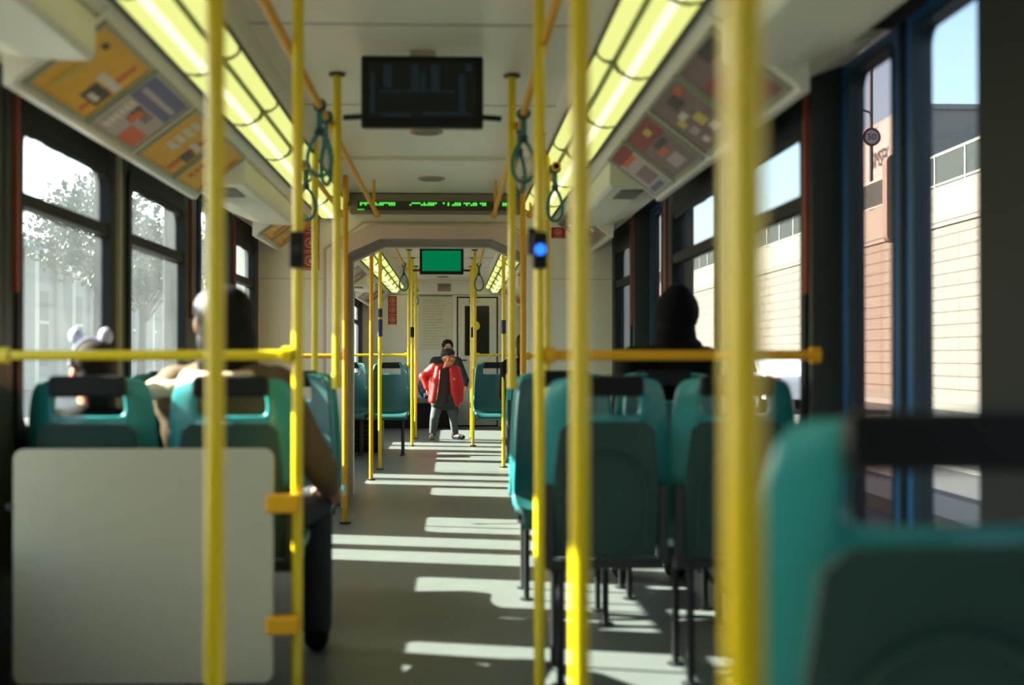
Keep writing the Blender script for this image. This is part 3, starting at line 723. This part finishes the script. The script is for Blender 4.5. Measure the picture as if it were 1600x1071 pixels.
def eyes(R, c, s, parent):
    for sg in (-1, 1):
        m = MB(); m.ball(c + R @ (Vector((sg * .030, .078, .004)) * s), .0115 * s, 12, 8); e = m.build('eye', mat('eye_white', (150, 138, 128)), parent, smooth=True)
        m = MB(); m.ball(c + R @ (Vector((sg * .030, .086, .004)) * s), .0058 * s, 10, 6); m.build('iris', mat('iris_dark', (30, 20, 16)), e, smooth=True)
        m = MB(); m.tube([c + R @ (Vector((sg * .014, .089, .026)) * s), c + R @ (Vector((sg * .032, .091, .031)) * s), c + R @ (Vector((sg * .050, .078, .025)) * s)], .0035 * s, 8); m.build('eyebrow', HAIR, parent)
    m = MB(); m.tube([c + R @ (Vector((-.024, .092, -.058)) * s), c + R @ (Vector((0, .0985, -.062)) * s), c + R @ (Vector((.024, .092, -.058)) * s)], .0045 * s, 8); m.build('lips', mat('lips', (150, 70, 62)), parent)

def seated(label, x, y, face, s, coat, legs, skin, headpos, yaw=0, tilt=0, shoulder=.19, hands=None, legx=(-.12, .12)):
    """seated figure; local origin = floor under the hips, faces +y"""
    t = thing('person', label, 'person', (x, y, 0), 0 if face > 0 else PI)
    hx, hy, hz = headpos
    hands = hands or ((-.09, .30, .60), (.09, .30, .60))
    b = MB(); R, hc = head(b, (hx, hy, hz), s, yaw, tilt)
    pel = Vector((0, .0, .53)); ch = Vector((hx * .5, hy * .5 - .02, hz - .40 * s)); nk = Vector((hx * .9, hy * .9 - .02, hz - .13 * s))
    b.caps([pel, ch, nk], [.115 * s, .12 * s, .05 * s]); b.caps([nk, (hx, hy - .01, hz - .03)], [.05 * s, .052 * s])
    kn = [Vector((q, .40 * s, .52)) for q in legx]; an = [Vector((q * 1.05, .42 * s, .10)) for q in legx]
    sh = [Vector((ch.x + sg * shoulder * s, ch.y, hz - .22 * s)) for sg in (-1, 1)]; el = []
    for i, sg in enumerate((-1, 1)):
        b.caps([pel + Vector((sg * .09, 0, -.02)), kn[i], an[i]], [.075 * s, .052 * s, .035 * s]); b.caps([an[i], an[i] + Vector((0, .12, -.055))], [.035 * s, .025 * s])
        h = Vector(hands[i]); e = (sh[i] + h) / 2 + Vector((sg * .07, -.08, -.10)) * s; el.append(e)
        b.caps([nk + Vector((0, 0, -.05)), sh[i], e, h], [.05 * s, .048 * s, .036 * s, .025 * s]); hand(b, h, (h - e), (0, 0, 1), -sg, s, .5)
    body = organic(b, 'body', skin, t, .007 if s > .8 else .006, 3)
    c = MB(); c.caps([pel + Vector((0, 0, -.02)), pel + Vector((0, .0, .15)), ch, nk + Vector((0, 0, -.035))], [.150 * s, .150 * s, .155 * s, .07 * s])
    for i, sg in enumerate((-1, 1)):
        h = Vector(hands[i]); c.caps([nk + Vector((sg * .03, 0, -.06)), sh[i], el[i], h], [.075 * s, .080 * s, .058 * s, .042 * s])
        c.caps([ch, sh[i] + Vector((0, 0, -.04))], [.14 * s, .08 * s])
    organic(c, 'coat', coat, t, .011, 6)
    c = MB()
    for i, sg in enumerate((-1, 1)):
        c.caps([pel + Vector((sg * .085, 0, -.02)), kn[i], an[i] + Vector((0, 0, -.01))], [.098 * s, .072 * s, .055 * s])
    organic(c, 'trousers', legs, t, .011, 5)
    for i in (0, 1):
        c = MB(); c.caps([an[i] + Vector((0, -.02, -.05)), an[i] + Vector((0, .07, -.06)), an[i] + Vector((0, .15, -.068))], [.045 * s, .040 * s, .030 * s]); organic(c, 'shoe', BLK, t, .008, 3)
    eyes(R, hc, s, t)
    return t, R, hc, nk, sh
def hat_at(t, R, c, s, parts, name, m_, vox=.009):
    b = MB()
    for p, r in parts: b.ball(c + R @ (Vector(p) * s), tuple(q * s for q in r), 20, 14, R)
    return organic(b, name, m_, t, vox, 5)

# child at the left window with an eared headband
t, R, c, nk, sh = seated('brown-haired child wearing a headband with two white puffs at the left window', -1.0, 4.64, 1, .82, BLK, JEAN, SKIN2, (-.05, .0, 1.005), yaw=.75, shoulder=.17)
hat_at(t, R, c, .82, [((0, -.02, .035), (.092, .100, .090)), ((0, -.055, -.03), (.082, .06, .09)), ((0, -.06, -.09), (.06, .05, .06))], 'hair', HAIRB)
b = MB(); b.tube([c + R @ (Vector((.098 * math.cos(a), -.015, .02 + .108 * math.sin(a))) * .82) for a in [PI * k / 16 for k in range(17)]], .005, 10)
hb = b.build('headband', mat('white_fluff', (170, 172, 196), .9, bump=.8), t, smooth=True)
for sg in (-1, 1):
    b = MB(); b.ball(c + Vector((sg * .047, 0, .112)), (.022, .020, .027)); b.build('ear_puff', MATS['white_fluff'], hb, smooth=True)
# adult in the brown coat at the left aisle
t, R, c, nk, sh = seated('adult in brown coat with cream fur collar and grey cap by the left aisle', -.60, 4.70, 1, 1.0, BRN, JEAN, SKIN, (-.05, .03, 1.165), yaw=.35, shoulder=.160, hands=((-.06, .30, .60), (.285, .27, .60)), legx=(-.06, .22))
hat_at(t, R, c, 1.0, [((.01, -.035, .02), (.098, .100, .104)), ((.01, -.055, -.06), (.10, .065, .10)), ((.01, -.05, -.13), (.10, .06, .08))], 'hair', HAIR)
hat_at(t, R, c, 1.0, [((0, .012, .045), (.088, .096, .074))], 'cap', mat('grey_wool_cap', (74, 72, 80), .9, bump=.6))
b = MB(); n_ = 20
b.tube([(nk.x + .115 * math.cos(2 * PI * k / n_), nk.y + .10 * math.sin(2 * PI * k / n_) , nk.z - .055 + .012 * math.sin(2 * PI * k / n_)) for k in range(n_)], .036, 10, closed=True)
b.ball((nk.x - .13, nk.y - .02, nk.z - .09), (.12, .08, .05)); organic(b, 'fur_collar', CRM, t, .009, 3)
# hooded passenger on the right
t, R, c, nk, sh = seated('passenger in a black hooded jacket seen from behind at the right window', 1.035, 6.27, 1, .96, BLK, JEAN, SKIN, (.07, -.02, 1.235), shoulder=.165)
hat_at(t, R, c, .96, [((0, -.01, .015), (.104, .118, .116)), ((0, -.04, .07), (.07, .09, .075)), ((-.01, -.02, -.09), (.098, .10, .09)), ((0, -.03, -.15), (.12, .10, .06))], 'hood', BLK)
# dark passenger past the bellows
t, R, c, nk, sh = seated('passenger all in black on the right just inside the far carriage', .80, 13.53, 1, .95, BLK, JEAN, SKIN, (0, .0, 1.165), shoulder=.17)
hat_at(t, R, c, .95, [((0, -.02, .02), (.095, .105, .105)), ((0, -.05, -.07), (.085, .07, .09))], 'hair', HAIR)
# seated adult behind the walking child
t, R, c, nk, sh = seated('adult in a dark jacket seated at the far end behind the child in red', .0, 20.98, -1, .95, mat('charcoal_jacket', (34, 40, 44), .85, bump=.3), JEAN, SKIN, (-0.045, .02, 1.19), yaw=.15, tilt=-.15, shoulder=.17, hands=((-.30, .33, .62), (.24, .30, .60)))
hat_at(t, R, c, .95, [((0, -.025, .03), (.092, .100, .095)), ((0, -.055, -.04), (.086, .06, .09))], 'hair', HAIR)
b = MB(); b.tube([(nk.x + .075 * math.cos(2 * PI * k / 16), nk.y + .07 * math.sin(2 * PI * k / 16), nk.z - .03) for k in range(16)], .03, 10, closed=True); organic(b, 'scarf', mat('grey_scarf', (104, 104, 92), .9, bump=.6), t, .008, 3)
bt = thing('backpack', 'dark blue backpack with pale stripes on the bench left of the child in red', 'bag', (-.27, 20.78, 0.44))
bpk = MB(); bpk.ball((0, 0, .17), (.12, .09, .17)); bpk.ball((0, -.05, .10), (.09, .06, .09)); organic(bpk, 'bag_body', mat('navy_bag', (30, 44, 66), .7), bt, .01, 4)
m = MB(); m.tube([(-.03, -.10, .02), (.03, -.115, .12), (-.02, -.10, .24)], .01, 8); m.build('pale_stripe', WHITE, bt)
m = MB(); m.ball((-.01, -.115, .06), (.026, .012, .026)); m.build('round_badge', mat('pale_blue_badge', (160, 190, 230), .4), bt, smooth=True)

# the walking child in the red jacket ----------------------------------
CX, CY = .012, 18.1
t = thing('person', 'child walking down the aisle in an open red jacket, dark cap and grey trousers', 'person', (CX, CY, 0))
K = 1.0
def V(x, y, z): return Vector((x, y, z))
# faces the camera (-y)
hl, hr = V(-.075, .02, .50), V(.070, .02, .49); kl, kr = V(-.125, -.05, .275), V(.120, .02, .27); al, ar = V(-.150, .02, .065), V(.135, .06, .075)
tl, tr_ = V(-.165, -.10, .028), V(.225, -.02, .035)
chest = V(0.0, -.01, .82); neck = V(.035, -.03, .935); hd = V(.058, -.055, 1.040)
sl, sr = V(-.135, .0, .90), V(.140, -.01, .875); elb, erb = V(-.265, .06, .80), V(.195, .03, .68); wl, wr = V(-.215, .02, .66), V(.195, -.03, .50)
b = MB(); R, hc = head(b, hd, .95, PI + .45, .10, .12)
b.caps([V(0, .01, .52), V(0, 0, .66), chest, neck], [.085, .085, .088, .042]); b.caps([neck, hd], [.042, .045])
b.caps([hl, kl, al, tl], [.056, .040, .026, .018]); b.caps([hr, kr, ar, tr_], [.056, .040, .026, .018])
b.caps([chest, sl, elb, wl], [.08, .040, .028, .020]); b.caps([chest, sr, erb, wr], [.08, .040, .028, .020])
hand(b, wl, (-.1, -.2, -1), (-1, 0, 0), 1, .68, .45); hand(b, wr, (0, -.15, -1), (1, 0, 0), -1, .68, .35)
organic(b, 'body', SKIN2, t, .0055, 3); eyes(R, hc, .95, t)
RJ = mat('red_jacket', (205, 30, 22), .6, bump=.25, var=.08)
b = MB()                                            # jacket: two fronts, a back and two sleeves
b.caps([V(-.06, .05, .56), V(-.04, .055, .75), V(-.02, .04, .88)], [.095, .10, .085]); b.caps([V(.06, .05, .55), V(.05, .055, .75), V(.03, .04, .87)], [.095, .10, .085])
b.caps([V(-.135, -.055, .50), V(-.115, -.07, .62), V(-.095, -.08, .78), V(-.075, -.06, .90)], [.045, .048, .050, .042])
b.caps([V(.150, -.06, .46), V(.120, -.075, .60), V(.110, -.08, .78), V(.095, -.06, .88)], [.040, .048, .050, .042])
b.caps([V(-.15, .0, .50), V(-.13, .0, .75)], [.055, .07]); b.caps([V(.15, .0, .50), V(.135, .0, .74)], [.05, .07])
b.caps([V(-.06, .01, .90), sl, elb, wl], [.06, .072, .062, .044]); b.caps([V(.07, .0, .88), sr, erb, wr], [.06, .070, .058, .044])
jk = organic(b, 'red_jacket', RJ, t, .008, 5)
m = MB(); m.tube([V(-.055, -.125, .88), V(-.062, -.135, .78), V(-.08, -.128, .62), V(-.10, -.11, .50)], .004, 8); m.build('zip', mat('zip_pale', (200, 170, 160)), jk)
m = MB(); m.box(-.150, -.085, -.134, -.126, .835, .843); m.build('chest_stripe', WHITE, jk)
m = MB(); m.ball(V(.125, -.128, .77), (.010, .006, .015)); m.build('chest_badge', mat('gold_badge', (220, 160, 60)), jk)
b = MB(); b.caps([V(0, -.02, .50), V(0, -.03, .66), V(.005, -.03, .82), V(.03, -.03, .905)], [.105, .096, .09, .048]); organic(b, 'sweater', mat('dark_brown_sweater', (56, 36, 32), .9, bump=.5), t, .008, 4)
TG = mat('speckled_grey_trousers', (76, 80, 78), .85, bump=.6, var=.75, scale=40)
b = MB(); b.caps([V(0, -.01, .50), hl, kl, al + V(0, 0, -.005)], [.10, .082, .058, .044]); b.caps([V(0, -.01, .50), hr, kr, ar + V(0, 0, -.005)], [.10, .082, .058, .046]); organic(b, 'trousers', TG, t, .008, 5)
b = MB(); b.caps([V(-.07, -.02, .53), V(.07, -.02, .52)], [.095, .095]); b.caps([V(-.085, -.02, .46), V(.085, -.02, .46)], [.088, .088]); organic(b, 'dark_shirt_hem', mat('dark_olive_hem', (44, 52, 44), .9, bump=.4, var=.3), t, .008, 4)
b = MB(); b.caps([al + V(0, .02, -.03), tl + V(0, .03, .008), tl + V(-.005, -.02, .0)], [.036, .033, .028]); organic(b, 'shoe', mat('pale_shoe', (150, 138, 118), .6), t, .006, 3)
b = MB(); b.caps([ar + V(-.01, .01, -.04), tr_ + V(-.03, .01, .0), tr_ + V(.012, -.01, -.004)], [.036, .033, .028]); organic(b, 'shoe', mat('dark_shoe', (16, 18, 22), .6), t, .006, 3)
hc2 = hat_at(t, R, hc, .95, [((0, -.02, .062), (.096, .104, .066)), ((0, .06, .050), (.07, .055, .018)), ((0, -.06, .0), (.086, .055, .06))], 'cap', mat('dark_cap', (22, 30, 32), .8), .006)

# ------------------------------------------------------------------ outside
GR = mat('asphalt', (70, 68, 66), .9, var=.2, scale=2)
m = MB(); m.box(-160, 160, -60, 320, -.45, -.35); struct(m.build('ground', GR))
m = MB(); m.box(4.0, 4.6, -10, 120, -.35, -.22); m.box(6.3, 6.5, -10, 120, -.36, -.34); m.box(13.0, 15.4, -10, 120, -.35, -.2); struct(m.build('kerb', mat('pale_kerb', (120, 116, 106), .9)))
def tile_mat():
    m_ = mat('tiled_retaining_wall', (206, 188, 160), .75, var=.06, scale=.6); n = m_.node_tree.nodes; l = m_.node_tree.links
    b = n['Principled BSDF']; tc = n.new('ShaderNodeTexCoord'); sp = n.new('ShaderNodeSeparateXYZ'); cb_ = n.new('ShaderNodeCombineXYZ')
    l.new(tc.outputs['Object'], sp.inputs[0]); l.new(sp.outputs['Y'], cb_.inputs[0]); l.new(sp.outputs['Z'], cb_.inputs[1])
    br = n.new('ShaderNodeTexBrick'); br.offset = 0.0; br.inputs['Scale'].default_value = 1.0; br.inputs['Brick Width'].default_value = 2.6; br.inputs['Row Height'].default_value = .40
    br.inputs['Mortar Size'].default_value = .022; br.inputs['Color1'].default_value = rgb((112, 103, 91)); br.inputs['Color2'].default_value = rgb((109, 99, 87)); br.inputs['Mortar'].default_value = rgb((72, 64, 54))
    l.new(cb_.outputs[0], br.inputs['Vector']); l.new(br.outputs['Color'], b.inputs['Base Color']); return m_
t = thing('retaining_wall', 'tall sunlit pale tiled wall beyond the right windows', 'wall', (15.5, 40, -.35))
m = MB(); m.box(0, .6, -50, 90, 0, 5.5); m.build('tiled_face', tile_mat(), t)
m = MB(); m.box(-.06, .7, -50, 90, 5.5, 5.62); m.box(-.03, .3, -50, 90, 5.66, 6.78); m.build('coping', mat('wall_coping', (116, 110, 98), .8), t)
m = MB(); m.box(-.01, .3, -50, 90, 5.62, 5.66); m.build('shadow_joint', mat('joint_brown', (96, 80, 66)), t)
t = thing('street_railing', 'pale metal railing with mesh panels on top of the tiled wall', 'railing', (15.55, 74, 6.43))
m = MB(); m.box(-.03, .03, -40, 40, 1.0, 1.08); m.box(-.03, .03, -40, 40, .06, .12); m.build('rail', mat('railing_paint', (150, 150, 138), .5), t)
for i in range(30):
    m = MB(); m.box(-.05, .05, -40 + i * 2.7 - .05, -40 + i * 2.7 + .05, 0, 1.05); m.build('post', MATS['railing_paint'], t)
m = MB()
for i in range(800):
    y = -40 + i * .1; m.box(-.008, .008, y, y + .045, .1, 1.0)
m.build('infill', mat('railing_infill', (70, 74, 68), .6), t)
# speed sign 50
t = thing('speed_limit_sign', 'round red-rimmed 50 speed limit sign on a dark pole, seen through the right door', 'sign', (15.95, 53.1, 6.4))
zz = 345 / 2222 * 53.6 + 1.05 - 6.4
m = MB(); m.tube([(0, .05, 0), (0, .05, 6.0)], .075, 12); m.build('pole', mat('dark_pole', (72, 66, 62)), t)
m = MB(); m.tube([(0, 0, zz), (0, -.02, zz)], .35, 32); d_ = m.build('disc', mat('sign_red', (110, 24, 28)), t)
m = MB(); m.tube([(0, -.02, zz), (0, -.03, zz)], .26, 32); f_ = m.build('white_face', mat('sign_white', (170, 166, 172)), t)
lettering('50', .34, BLACK, t, (0, -.035, zz), (PI / 2, 0, 0), name='digits')
m = MB(); m.tube([(0, .05, 3.9), (-.5, .05, 4.05)], .04, 8); m.box(-.75, -.4, -.02, .12, 4.02, 4.1); m.build('lamp_arm', MATS['dark_pole'], t)
t = thing('advert_mast', 'slim pale mast beside the speed limit sign pole', 'mast', (15.72, 54.6, 6.4)); m = MB(); m.tube([(0, 0, 0), (0, 0, 5.4)], .07, 10); m.build('mast', mat('pale_mast', (120, 112, 112)), t)
t = thing('reflection_block', 'blurred brownish pillar added for a reflection in the door glass, right of the speed sign', 'upright', (15.3, 48.4, 5.0)); m = MB(); m.prism(rrect(-.3, .3, 0, 3.0, .25), -.25, .25); m.build('upright', mat('reflection_tan', (112, 98, 90), .8), t)  # brown block added in place of a reflection in the door glass
# white hall with lettering
t = thing('commercial_hall', 'white building with a curved roof and dark lettering behind the railing', 'building', (30.1, 99.0, -.35))
pts = [(-4.4, 0), (6, 0), (6, 16.0)] + [(6 - 10.4 * k / 12, 16.0 + 1.9 * math.sin(PI * .55 * k / 12)) for k in range(1, 13)]
m = MB(); m.prism(pts, 0, 14, 'x'); m.build('facade', mat('hall_white', (134, 132, 126), .7, var=.02), t)
lettering('SIMSEK', 1.6, mat('letter_brown', (48, 34, 30)), t, (-.06, -.5, 15.3), (PI / 2, 0, -PI / 2), .85)
t = thing('office_block', 'flat-roofed grey building seen high through the right-hand door pane', 'building', (48, 118, -.35))
m = MB(); m.box(-11, 16, -6, 10, 0, 21.2); m.build('walls', mat('office_grey', (120, 122, 128), .8), t)
m = MB()
for i in range(8):
    for j in range(5): m.box(-9 + i * 3, -7.4 + i * 3, -6.05, -5.95, 3 + j * 3.5, 4.8 + j * 3.5)
m.build('window_rows', mat('office_glass', (90, 98, 106), .3), t)
m = MB(); m.box(-11.3, 16.3, -6.3, 10.3, 21.2, 21.6); m.build('roof_edge', mat('office_edge', (120, 120, 120)), t)
# white car on the road
def car(x, y, label, paint):
    t = thing('car', label, 'car', (x, y, -.35))
    side_ = [(-2.15, .35), (-2.2, .75), (-2.1, .95), (-1.3, 1.02), (-.7, 1.42), (.9, 1.45), (1.6, 1.05), (2.15, .95), (2.2, .6), (2.15, .32)]
    m = MB(); secs = [[(xx, yy * (1 - abs(xx) * .02), z if z < 1.1 else z - (.05 if abs(xx) > .6 else 0)) for yy, z in side_] for xx in (-.85, -.75, 0, .75, .85)]
    m.loft(secs); bd = m.build('body', mat(paint, (236, 236, 238), .25, coat=.5), t, smooth=True, bevel=.03)
    for sg in (-1, 1):
        m = MB(); m.prism([(-1.15, 1.03), (-.65, 1.36), (.85, 1.38), (1.42, 1.05)], sg * .84, sg * .862, 'x'); m.build('side_window', mat('car_glass', (20, 26, 30), .1), t)
        for yy in (-1.35, 1.35):
            m = MB(); m.tube([(sg * .66, yy, .32), (sg * .88, yy, .32)], .32, 20); w_ = m.build('wheel', BLACK, t, smooth=True)
            m = MB(); m.tube([(sg * .88, yy, .32), (sg * .895, yy, .32)], .18, 16); m.build('hub_cap', GREY, w_)
    m = MB(); m.box(-.84, -.5, -2.24, -2.12, .72, .88); m.box(.5, .84, -2.24, -2.12, .72, .88); m.box(-.868, -.80, -2.2, -1.95, .72, .88); m.build('tail_light', mat('tail_red', (200, 30, 30), .3), t)
    return t
car(8.6, 36.6, 'white car with a red tail light on the road, low through the right window', 'car_white')
# left side: columned building and trees (all in their own shade)
t = thing('station_building', 'hazy pale building with columns outside the left windows', 'building', (-18.6, 70, -.35))
m = MB(); m.box(-8, 0, -34, 50, 0, 6.0); m.build('walls', mat('station_grey', (140, 146, 144), .8, var=.1, scale=.4), t)
m = MB(); m.box(-8, .9, -34, 50, 6.0, 6.35); m.build('roof_edge', mat('station_edge', (120, 130, 130)), t)
for i in range(14):
    y = -32 + i * 6
    m = MB(); m.box(.4, .85, y - .3, y + .3, 0, 6.0); m.build('column', mat('column_pale', (190, 188, 174), .7), t)
    m = MB(); m.box(-.02, .05, y + 1.2, y + 4.6, 1.0, 4.4); w_ = m.build('window', mat('station_window', (62, 72, 76), .3), t)
    m = MB(); m.box(.04, .09, y + 2.8, y + 3.0, 1.0, 4.4); m.box(.04, .09, y + 1.2, y + 4.6, 2.9, 3.05); m.build('glazing_bar', MATS['column_pale'], w_)
def tree(x, y, h, r, label, c, seed):
    rn = random.Random(seed); t = thing('tree', label, 'tree', (x, y, -.35))
    m = MB(); m.tube([(0, 0, 0), (.1, .05, h * .35), (-.05, .1, h * .6)], [.22, .16, .10], 10)
    for k in range(6):
        a = rn.random() * 6.28; m.tube([(.1, .05, h * .35 + k * .2), (math.cos(a) * r * .6, math.sin(a) * r * .6, h * (.55 + .05 * k))], [.09, .03], 8)
    m.build('trunk', mat('bark', (82, 70, 60), .9), t)
    m = MB(); cs = [(Vector((rn.uniform(-.6, .6) * r, rn.uniform(-.6, .6) * r, h * .68 + rn.uniform(-.5, .55) * r)), r * rn.uniform(.35, .6)) for _ in range(12)]
    for k in range(3400):
        c0, rr = rn.choice(cs); d = Vector((rn.gauss(0, 1), rn.gauss(0, 1), rn.gauss(0, 1))).normalized(); p = c0 + d * rr * (rn.random() ** .4)
        u = Vector((rn.gauss(0, 1), rn.gauss(0, 1), rn.gauss(0, 1))).normalized(); v = d.cross(u).normalized(); s_ = rn.uniform(.09, .2)
        m.poly([p - u * s_, p + v * s_ * .6, p + u * s_, p - v * s_ * .6])
    m.build('crown', mat(c, {'leaf_dark': (44, 56, 46), 'leaf_grey': (84, 94, 84)}[c], .8, var=.3), t, doubles=False)
tree(-13.9, 56.5, 9.0, 2.6, 'pale leafy tree outside the first left window', 'leaf_grey', 1)
tree(-14.2, 66, 8.2, 2.6, 'dark tree between the two left windows', 'leaf_dark', 2)
tree(-13.5, 78, 9.6, 2.8, 'tall dark tree outside the second left window', 'leaf_dark', 3)
tree(-13.5, 92, 9.0, 3.0, 'dark tree farthest along the street on the left', 'leaf_dark', 4)
